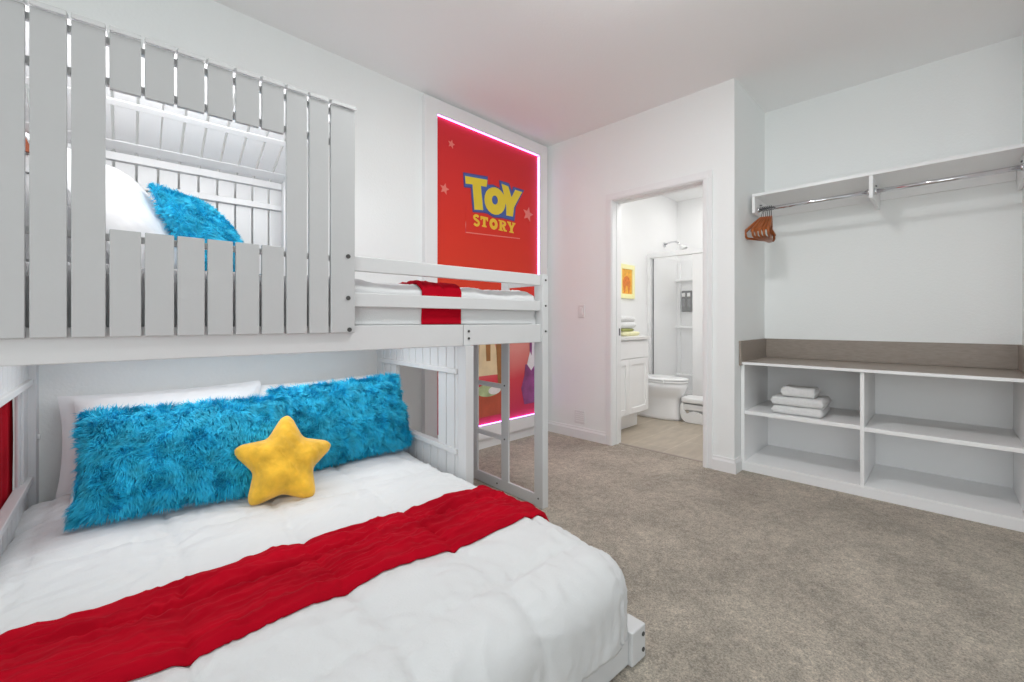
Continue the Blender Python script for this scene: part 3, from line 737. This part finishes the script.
# hangers: bent wooden shoulders, bar, steel hook
def hanger(y, yaw, roll, label):
    root = bpy.data.objects.new('coat_hanger', None); C.objects.link(root); root.location = (RX, y, RZ+.0195)
    root.rotation_euler = (0, roll, yaw); ORG[root.name] = (0, 0, 0); root.empty_display_size = .03
    tag(root, label, 'hanger', 'orange wooden hangers on the rod')
    sh = []
    for i in range(17):
        s = -1+2*i/16; x = .150*s
        sh.append((x, .014*abs(s)**2, -.088-.105*abs(s)**1.25))
    mb = MB(); rings = []
    for i, p in enumerate(sh):
        s = abs(-1+2*i/16); hh = .019*(1-.30*s); ww = .0065+.006*s
        rings.append([(p[0], p[1]+ww*math.cos(q*PI/6)*1.0, p[2]+hh*math.sin(q*PI/6)) for q in range(12)])
    mb.loft(rings)
    obj('shoulder_bar', mb, M['orange'], root)
    mb = MB().tube([(-.146, .014, -.19), (-.143, .011, -.225), (-.13, .008, -.238), (0, .0, -.242), (.13, .008, -.238), (.143, .011, -.225), (.146, .014, -.19)], .0085, 8)
    obj('trouser_bar', mb, M['orange'], root)
    hk = [(.0+.0195*math.cos(math.radians(a)), 0, -.0195+.0195*math.sin(math.radians(a))) for a in range(205, -75, -20)]
    hk += [(0.004, 0, -.05), (0, 0, -.062), (0, 0, -.085)]
    obj('hook', MB().tube(hk, .0022, 8), M['steel'], root)
    return root
def dup_hanger(src, y, yaw, roll, label):
    r = src.copy(); C.objects.link(r); r.location = (RX, y, RZ+.0195); r.rotation_euler = (0, roll, yaw); r['label'] = label
    for ch in src.children:
        c_ = ch.copy(); C.objects.link(c_); c_.parent = r
    return r
hl = ['orange wooden hanger nearest the closet side wall, swung outward', 'orange wooden hanger second from the closet side wall',
      'orange wooden hanger third from the closet side wall', 'orange wooden hanger third from the open end of the rod cluster',
      'orange wooden hanger second from the open end of the rod cluster', 'orange wooden hanger at the open end of the rod cluster, farthest along the rod']
h0 = hanger(.957, -.42, 0, hl[0])
for y, yaw, roll, lb_ in ((.945, -.12, .02, hl[1]), (.932, -.06, -.02, hl[2]), (.919, .02, .015, hl[3]), (.906, .10, -.015, hl[4]), (.893, .20, .02, hl[5])):
    dup_hanger(h0, y, yaw, roll, lb_)
# folded towels on the bookcase shelf
def folded(name, x0, x1, y0, y1, z0, z1, layers, label, cat, group, m, seed, parent=None):
    """folded cloth: front fold edge rounded, layers visible at the sides"""
    mb = MB(); h = (z1-z0)/layers
    for L_ in range(layers):
        zc = z0+h*(L_+.5); hh = h*.5
        ox, oy = .006*fbm((L_*3.1, seed, 0)), .006*fbm((L_*2.3, seed, 4))
        rings = []; ny = 26
        for i in range(ny+1):
            v = i/ny; y = y0+(y1-y0)*v+oy; t = min(v, 1-v)*(y1-y0)/.012; ed = math.sqrt(max(0, 1-(1-min(1, t))**2))*.92+.08
            ring = []; nq = 40
            for q in range(nq):
                a = 2*PI*q/nq; cx_, sx_ = math.cos(a), math.sin(a)
                ex = math.copysign(abs(cx_)**.22, cx_); ez = math.copysign(abs(sx_)**.75, sx_)
                xm, xr = (x0+x1)/2+ox, (x1-x0)/2
                wz = .006*fbm((ex*2, y*9, seed+L_), 2)
                ring.append((xm+xr*ex+.004*fbm((y*8, ez, seed+L_*2)), y, max(z0, zc+hh*ez*ed+wz*max(0, ez))))
            rings.append(ring)
        mb.loft(rings)
    o = obj(name, mb, m, parent)
    if parent is None: tag(o, label, cat, group)
    return o
TG = None
folded('towel', 3.372, 3.655, .555, .848, .423, .478, 1, 'large folded white towel at the bottom of the stack on the bookcase shelf', 'towel', TG, M['towel'], 3)
folded('towel', 3.380, 3.660, .552, .853, .479, .541, 1, 'large folded white towel in the middle of the stack on the bookcase shelf', 'towel', TG, M['towel'], 7)
folded('towel', 3.395, 3.57, .600, .795, .542, .606, 1, 'small folded white towel on top of the stack on the bookcase shelf', 'towel', TG, M['towel'], 12)

# ------------------------------------------------------------------ bathroom
vn = thing('vanity_cabinet', (3.7, 2.4, 0), 'white bathroom vanity with shaker doors beyond the doorway', 'vanity')
def V(name, mb, m=M['cab'], bevel=.002, parent=None): return obj(name, mb, m, parent or vn, bevel=bevel)
vy = 2.10
V('carcass', B(3.345, 4.045, vy+.02, 2.668, .165, .874)); V('toe_kick', B(3.345, 4.045, vy+.125, 2.668, 0, .165))
def shaker(x0, x1, z0, z1):
    mb = MB(); s_ = .055; y0, y1 = vy, vy+.0195
    mb.box(x0, x0+s_, y0, y1, z0, z1); mb.box(x1-s_, x1, y0, y1, z0, z1); mb.box(x0+s_, x1-s_, y0, y1, z0, z0+s_); mb.box(x0+s_, x1-s_, y0, y1, z1-s_, z1)
    mb.box(x0+s_, x1-s_, y0+.009, y1, z0+s_, z1-s_); return mb
V('door', shaker(3.35, 3.663, .175, .695)); V('door', shaker(3.668, 4.04, .175, .695))
V('drawer_front', B(3.35, 4.04, vy, vy+.0195, .702, .868))
obj('counter', B(3.345, 4.05, vy-.015, 2.668, .8745, .908), M['stone'], vn, bevel=.004)
# things on the vanity
folded('face_cloth', 3.70, 4.02, 2.18, 2.36, .909, .953, 1, 'pale yellow folded cloth on the vanity counter', 'cloth', None, M['yellowcloth'], 5)
folded('soap_bar', 3.70, 3.92, 2.19, 2.33, .954, .984, 1, 'olive green soap bar on the yellow cloth', 'soap', None, M['green'], 6)
folded('hand_towel', 3.52, 3.95, 2.18, 2.40, .985, 1.043, 1, 'lower folded white towel stacked on the vanity counter', 'towel', None, M['towel'], 8)
folded('hand_towel', 3.50, 3.93, 2.18, 2.40, 1.044, 1.105, 1, 'upper folded white towel stacked on the vanity counter', 'towel', None, M['towel'], 9)
# framed picture
pc = thing('framed_picture', (4.58, 2.655, 1.32), 'orange picture in a pale yellow frame on the bathroom wall', 'picture')
fmx = MB(); fmx.box(4.36, 4.465, 2.645, 2.669, 1.32, 1.72); fmx.box(4.70, 4.755, 2.645, 2.669, 1.32, 1.72); fmx.box(4.465, 4.70, 2.645, 2.669, 1.32, 1.375); fmx.box(4.465, 4.70, 2.645, 2.669, 1.665, 1.72)
obj('picture_frame', fmx, M['matboard'], pc, bevel=.003)
ppn = obj('print', B(4.465, 4.70, 2.656, 2.669, 1.375, 1.665), M['portr'], pc)
fp = lambda u, v, d: (u, 2.656-d, v)
obj('printed_arch', MB().prism(arc(4.582, 1.50, .085, .085, 0, 180, 12)+[(4.53, 1.385), (4.545, 1.385), (4.56, 1.47), (4.605, 1.47), (4.62, 1.385), (4.64, 1.385)][::-1][::-1], fp, 0, .001), M['portr2'], ppn)
# shower
XS = 5.128
sh = thing('shower_enclosure', (5.5, 1.9, 0), 'white shower stall with framed glass doors and moulded corner shelves', 'shower')
def S(name, mb, m=M['acryl'], bevel=.004, parent=None): return obj(name, mb, m, parent or sh, bevel=bevel)
S('shower_pan', MB().box(XS-.03, XS+.10, 1.01, 2.667, 0, .12).box(XS+.10, BX-.002, 1.01, 2.667, 0, .05))
su = MB(); su.box(XS-.03, BX-.001, 2.648, 2.668, .12, 1.90); su.box(BX-.022, BX-.002, 1.01, 2.647, .12, 1.90)
S('surround', su)
nc = MB(); nc.box(5.915, 5.947, 2.60, 2.647, .30, 1.86); nc.box(5.915, 5.947, 2.36, 2.40, .30, 1.86)
S('shelf_column', nc)
for z in (.305, .955, 1.60): S('corner_shelf', B(5.86, 5.947, 2.36, 2.647, z, z+.03), bevel=.008)
S('header_track', B(XS-.03, XS+.03, 1.02, 2.647, 1.845, 1.905), M['edge'])
S('wall_jamb', B(XS-.03, XS+.03, 2.622, 2.647, .12, 1.845), M['edge'])
S('glass_door', B(XS+.010, XS+.016, 1.95, 2.62, .13, 1.844), M['glass'], 0)
S('glass_door', B(XS-.016, XS-.010, 1.05, 2.08, .13, 1.844), M['glass'], 0)
S('door_stile', B(XS-.022, XS-.003, 1.95, 2.10, .14, 1.84), M['edge'])
S('door_stile', B(XS+.006, XS+.020, 2.60, 2.612, .14, 1.84), M['steel'])
sa_ = S('shower_arm', MB().tube([(5.57, 2.666, 2.075), (5.57, 2.58, 2.10), (5.57, 2.52, 2.10), (5.57, 2.47, 2.075), (5.57, 2.445, 2.05)], .011, 10), M['chrome'], 0)
S('arm_flange', MB().tube([(5.57, 2.669, 2.075), (5.57, 2.655, 2.075)], .034, 16), M['chrome'], 0, sa_)
S('spray_head', MB().tube([(5.57, 2.455, 2.062), (5.57, 2.435, 2.035), (5.57, 2.41, 2.0), (5.57, 2.40, 1.985)], [.014, .022, .05, .052], 16), M['grille'], 0, sa_)
dsp = thing('soap_dispenser', (5.93, 2.51, 1.18), 'black two chamber soap dispenser on the shower wall', 'dispenser')
obj('dispenser_body', B(5.895, 5.945, 2.437, 2.578, 1.182, 1.472), M['black'], dsp, bevel=.012, bseg=3)
for y in (2.472, 2.543):
    obj('chamber_window', B(5.889, 5.8945, y-.020, y+.020, 1.25, 1.36), M['steel'], dsp, bevel=.004)
    obj('pump_button', B(5.885, 5.8945, y-.022, y+.022, 1.39, 1.44), M['grille'], dsp, bevel=.004)
# toilet
tl = thing('toilet', (4.56, 2.3, 0), 'white porcelain toilet with closed lid beside the vanity', 'toilet')
def Tl(name, mb, m=M['porc'], bevel=0): return obj(name, mb, m, tl, bevel=bevel)
TX = 4.56
def egg(z, yf, yb, w_, n=36, k=2.2):
    ym, yr = (yf+yb)/2, (yb-yf)/2; out = []
    for q in range(n):
        a = 2*PI*q/n; s_, c_ = math.sin(a), math.cos(a)
        wy = w_*(1-.12*(-s_)) if s_ < 0 else w_
        out.append((TX+wy*math.copysign(abs(c_)**(2/k), c_), ym+yr*math.copysign(abs(s_)**(2/k), s_), z))
    return out
Tl('bowl', MB().loft([egg(0, 1.985, 2.58, .128, k=3.2), egg(.03, 1.99, 2.58, .126, k=3.2), egg(.12, 2.0, 2.56, .120, k=3.2), egg(.215, 2.0, 2.55, .121, k=3), egg(.245, 1.985, 2.53, .136), egg(.29, 1.955, 2.50, .166), egg(.34, 1.938, 2.48, .182), egg(.392, 1.932, 2.48, .188)]))
Tl('seat', MB().loft([egg(.396, 1.93, 2.46, .186), egg(.400, 1.925, 2.46, .190), egg(.413, 1.925, 2.46, .190), egg(.416, 1.93, 2.46, .186)]))
Tl('lid', MB().loft([egg(.421, 1.93, 2.47, .186), egg(.425, 1.923, 2.47, .191), egg(.436, 1.923, 2.47, .191), egg(.444, 1.95, 2.46, .165), egg(.446, 2.05, 2.40, .08)]))
Tl('bumper', B(TX-.195, TX-.18, 2.10, 2.125, .395, .43), M['plastic'], .004)
Tl('tank', B(TX-.20, TX+.20, 2.475, 2.665, .40, .74), bevel=.02); Tl('tank_lid', B(TX-.21, TX+.21, 2.465, 2.667, .741, .775), bevel=.01)
Tl('flush_lever', MB().tube([(TX-.13, 2.476, .69), (TX-.13, 2.462, .69), (TX-.19, 2.458, .68)], .006, 8), M['chrome'])
# step stool in front of the toilet
st = thing('step_stool', (4.62, 1.83, 0), 'white plastic step stool with curved feet beside the toilet', 'stool')
sx0, sx1, sy0, sy1 = 4.48, 4.72, 1.52, 1.972
def slab(z0, z1, in_):
    pts = [];
    for (cx_, cy_, a0) in ((sx1-.04, sy1-.04, 0), (sx0+.04, sy1-.04, 90), (sx0+.04, sy0+.04, 180), (sx1-.04, sy0+.04, 270)):
        pts += [(cx_+(.04-in_)*math.cos(math.radians(a0+q*15)), cy_+(.04-in_)*math.sin(math.radians(a0+q*15))) for q in range(7)]
    return MB().prism(pts, lambda u, v, d: (u, v, d), z0, z1)
obj('step_top', slab(.205, .255, 0), M['plastic'], st, bevel=.012, bseg=3)
obj('under_tray', slab(.13, .188, .012), M['plastic'], st, bevel=.006)
for x0_, x1_ in ((sx0+.004, sx0+.03), (sx1-.03, sx1-.004)):
    prof = [(sy1-.01, .20), (sy1, .17), (sy1+.005, .10), (sy1-.015, .03), (sy1-.06, .0), (sy0+.06, 0), (sy0+.015, .03), (sy0-.005, .10), (sy0, .17), (sy0+.01, .20), (sy0+.035, .20), (sy0+.035, .13), (sy0+.06, .09), (sy0+.14, .125), (1.715, .10), (sy1-.14, .125), (sy1-.06, .09), (sy1-.035, .13), (sy1-.035, .20)]
    obj('curved_leg', MB().prism(prof, lambda u, v, d: (d, u, v), x0_, x1_), M['plastic'], st, bevel=.004)

# ------------------------------------------------------------------ lights
def area(name, loc, rot, size, power, col=(1, 1, 1), size_y=None, shape=None):
    l = bpy.data.lights.new(name, 'AREA'); l.energy = power; l.color = col; l.size = size
    if size_y: l.shape = 'RECTANGLE'; l.size_y = size_y
    if shape: l.shape = shape
    o = bpy.data.objects.new(name, l); C.objects.link(o); o.location = loc; o.rotation_euler = rot; return o
# ceiling lamp in the bedroom, above the foot of the bed
LX, LY = 1.55, .85
cl = thing('ceiling_lamp', (LX, LY, ZC), 'round flush ceiling lamp in the middle of the bedroom ceiling', 'lamp')
obj('lamp_base', MB().tube([(LX, LY, ZC-.002), (LX, LY, ZC-.03)], .15, 32), M['trim'], cl)
def point(name, loc, r, power, col=(1, 1, 1)):
    l = bpy.data.lights.new(name, 'POINT'); l.energy = power; l.color = col; l.shadow_soft_size = r
    o = bpy.data.objects.new(name, l); C.objects.link(o); o.location = loc; return o
area('ceiling_lamp_light', (LX, LY, ZC-.05), (0, 0, 0), .24, 24, (.97, 1, 1), shape='DISK')
# added soft fill from the unseen window openings, evens out the room
for a, b_ in WX: area('window_daylight', ((a+b_)/2, Y0-.03, 1.22), (PI/2, 0, 0), 2.05, 13, (.945, 1, 1), 2.2)
area('window_daylight', (X0-.03, (SY0+SY1)/2, 1.22), (PI/2, 0, -PI/2), 2.2, 56, (.945, 1, 1), 2.2)
# bathroom ceiling lamp
area('bathroom_lamp_light', (3.95, 1.35, ZC-.02), (0, 0, 0), .6, 20, (1, .995, .98), shape='DISK')
area('shower_lamp_light', (5.55, 1.9, ZC-.02), (0, 0, 0), .3, 6, (1, .995, .98), shape='DISK')
# added fill lights: behind the picket top inside the house, and under the loft deck
area('loft_lamp_light', frame_pt((.17, 1.78, 1.79), 'b'), (PI/2+.30, 0, BANG), .9, 7.5, (1, 1, 1), .05)
point('ceiling_lamp_glow', (LX, LY, ZC-.22), .12, 8, (.97, 1, 1))
area('under_loft_light', frame_pt((.46, 2.10, .975), 'b'), (0, 0, BANG), 1.35, 6.5, (1, 1, 1), .60)

wd = bpy.data.worlds.new('World'); SC.world = wd; wd.use_nodes = True
nt = wd.node_tree; bg = nt.nodes['Background']; sky = nt.nodes.new('ShaderNodeTexSky'); sky.sky_type = 'HOSEK_WILKIE'
nt.links.new(sky.outputs['Color'], bg.inputs['Color']); bg.inputs['Strength'].default_value = .6

# ------------------------------------------------------------------ camera
cam = bpy.data.cameras.new('Camera'); co = bpy.data.objects.new('Camera', cam); C.objects.link(co)
cam.sensor_width = 36; cam.lens = 435/1024*36; cam.shift_y = -19.5/1024; cam.clip_start = .02
co.location = (0, 0, 1.05); co.rotation_euler = (PI/2, 0, math.radians(44.87-90))
SC.camera = co
vs = SC.view_settings; SC.display_settings.display_device = 'sRGB'
vs.view_transform = 'Standard'; vs.look = 'None'; vs.exposure = -.36; vs.gamma = 1; vs.use_curve_mapping = False
SC.cycles.max_bounces = 10; SC.cycles.diffuse_bounces = 7; SC.cycles.sample_clamp_indirect = 6
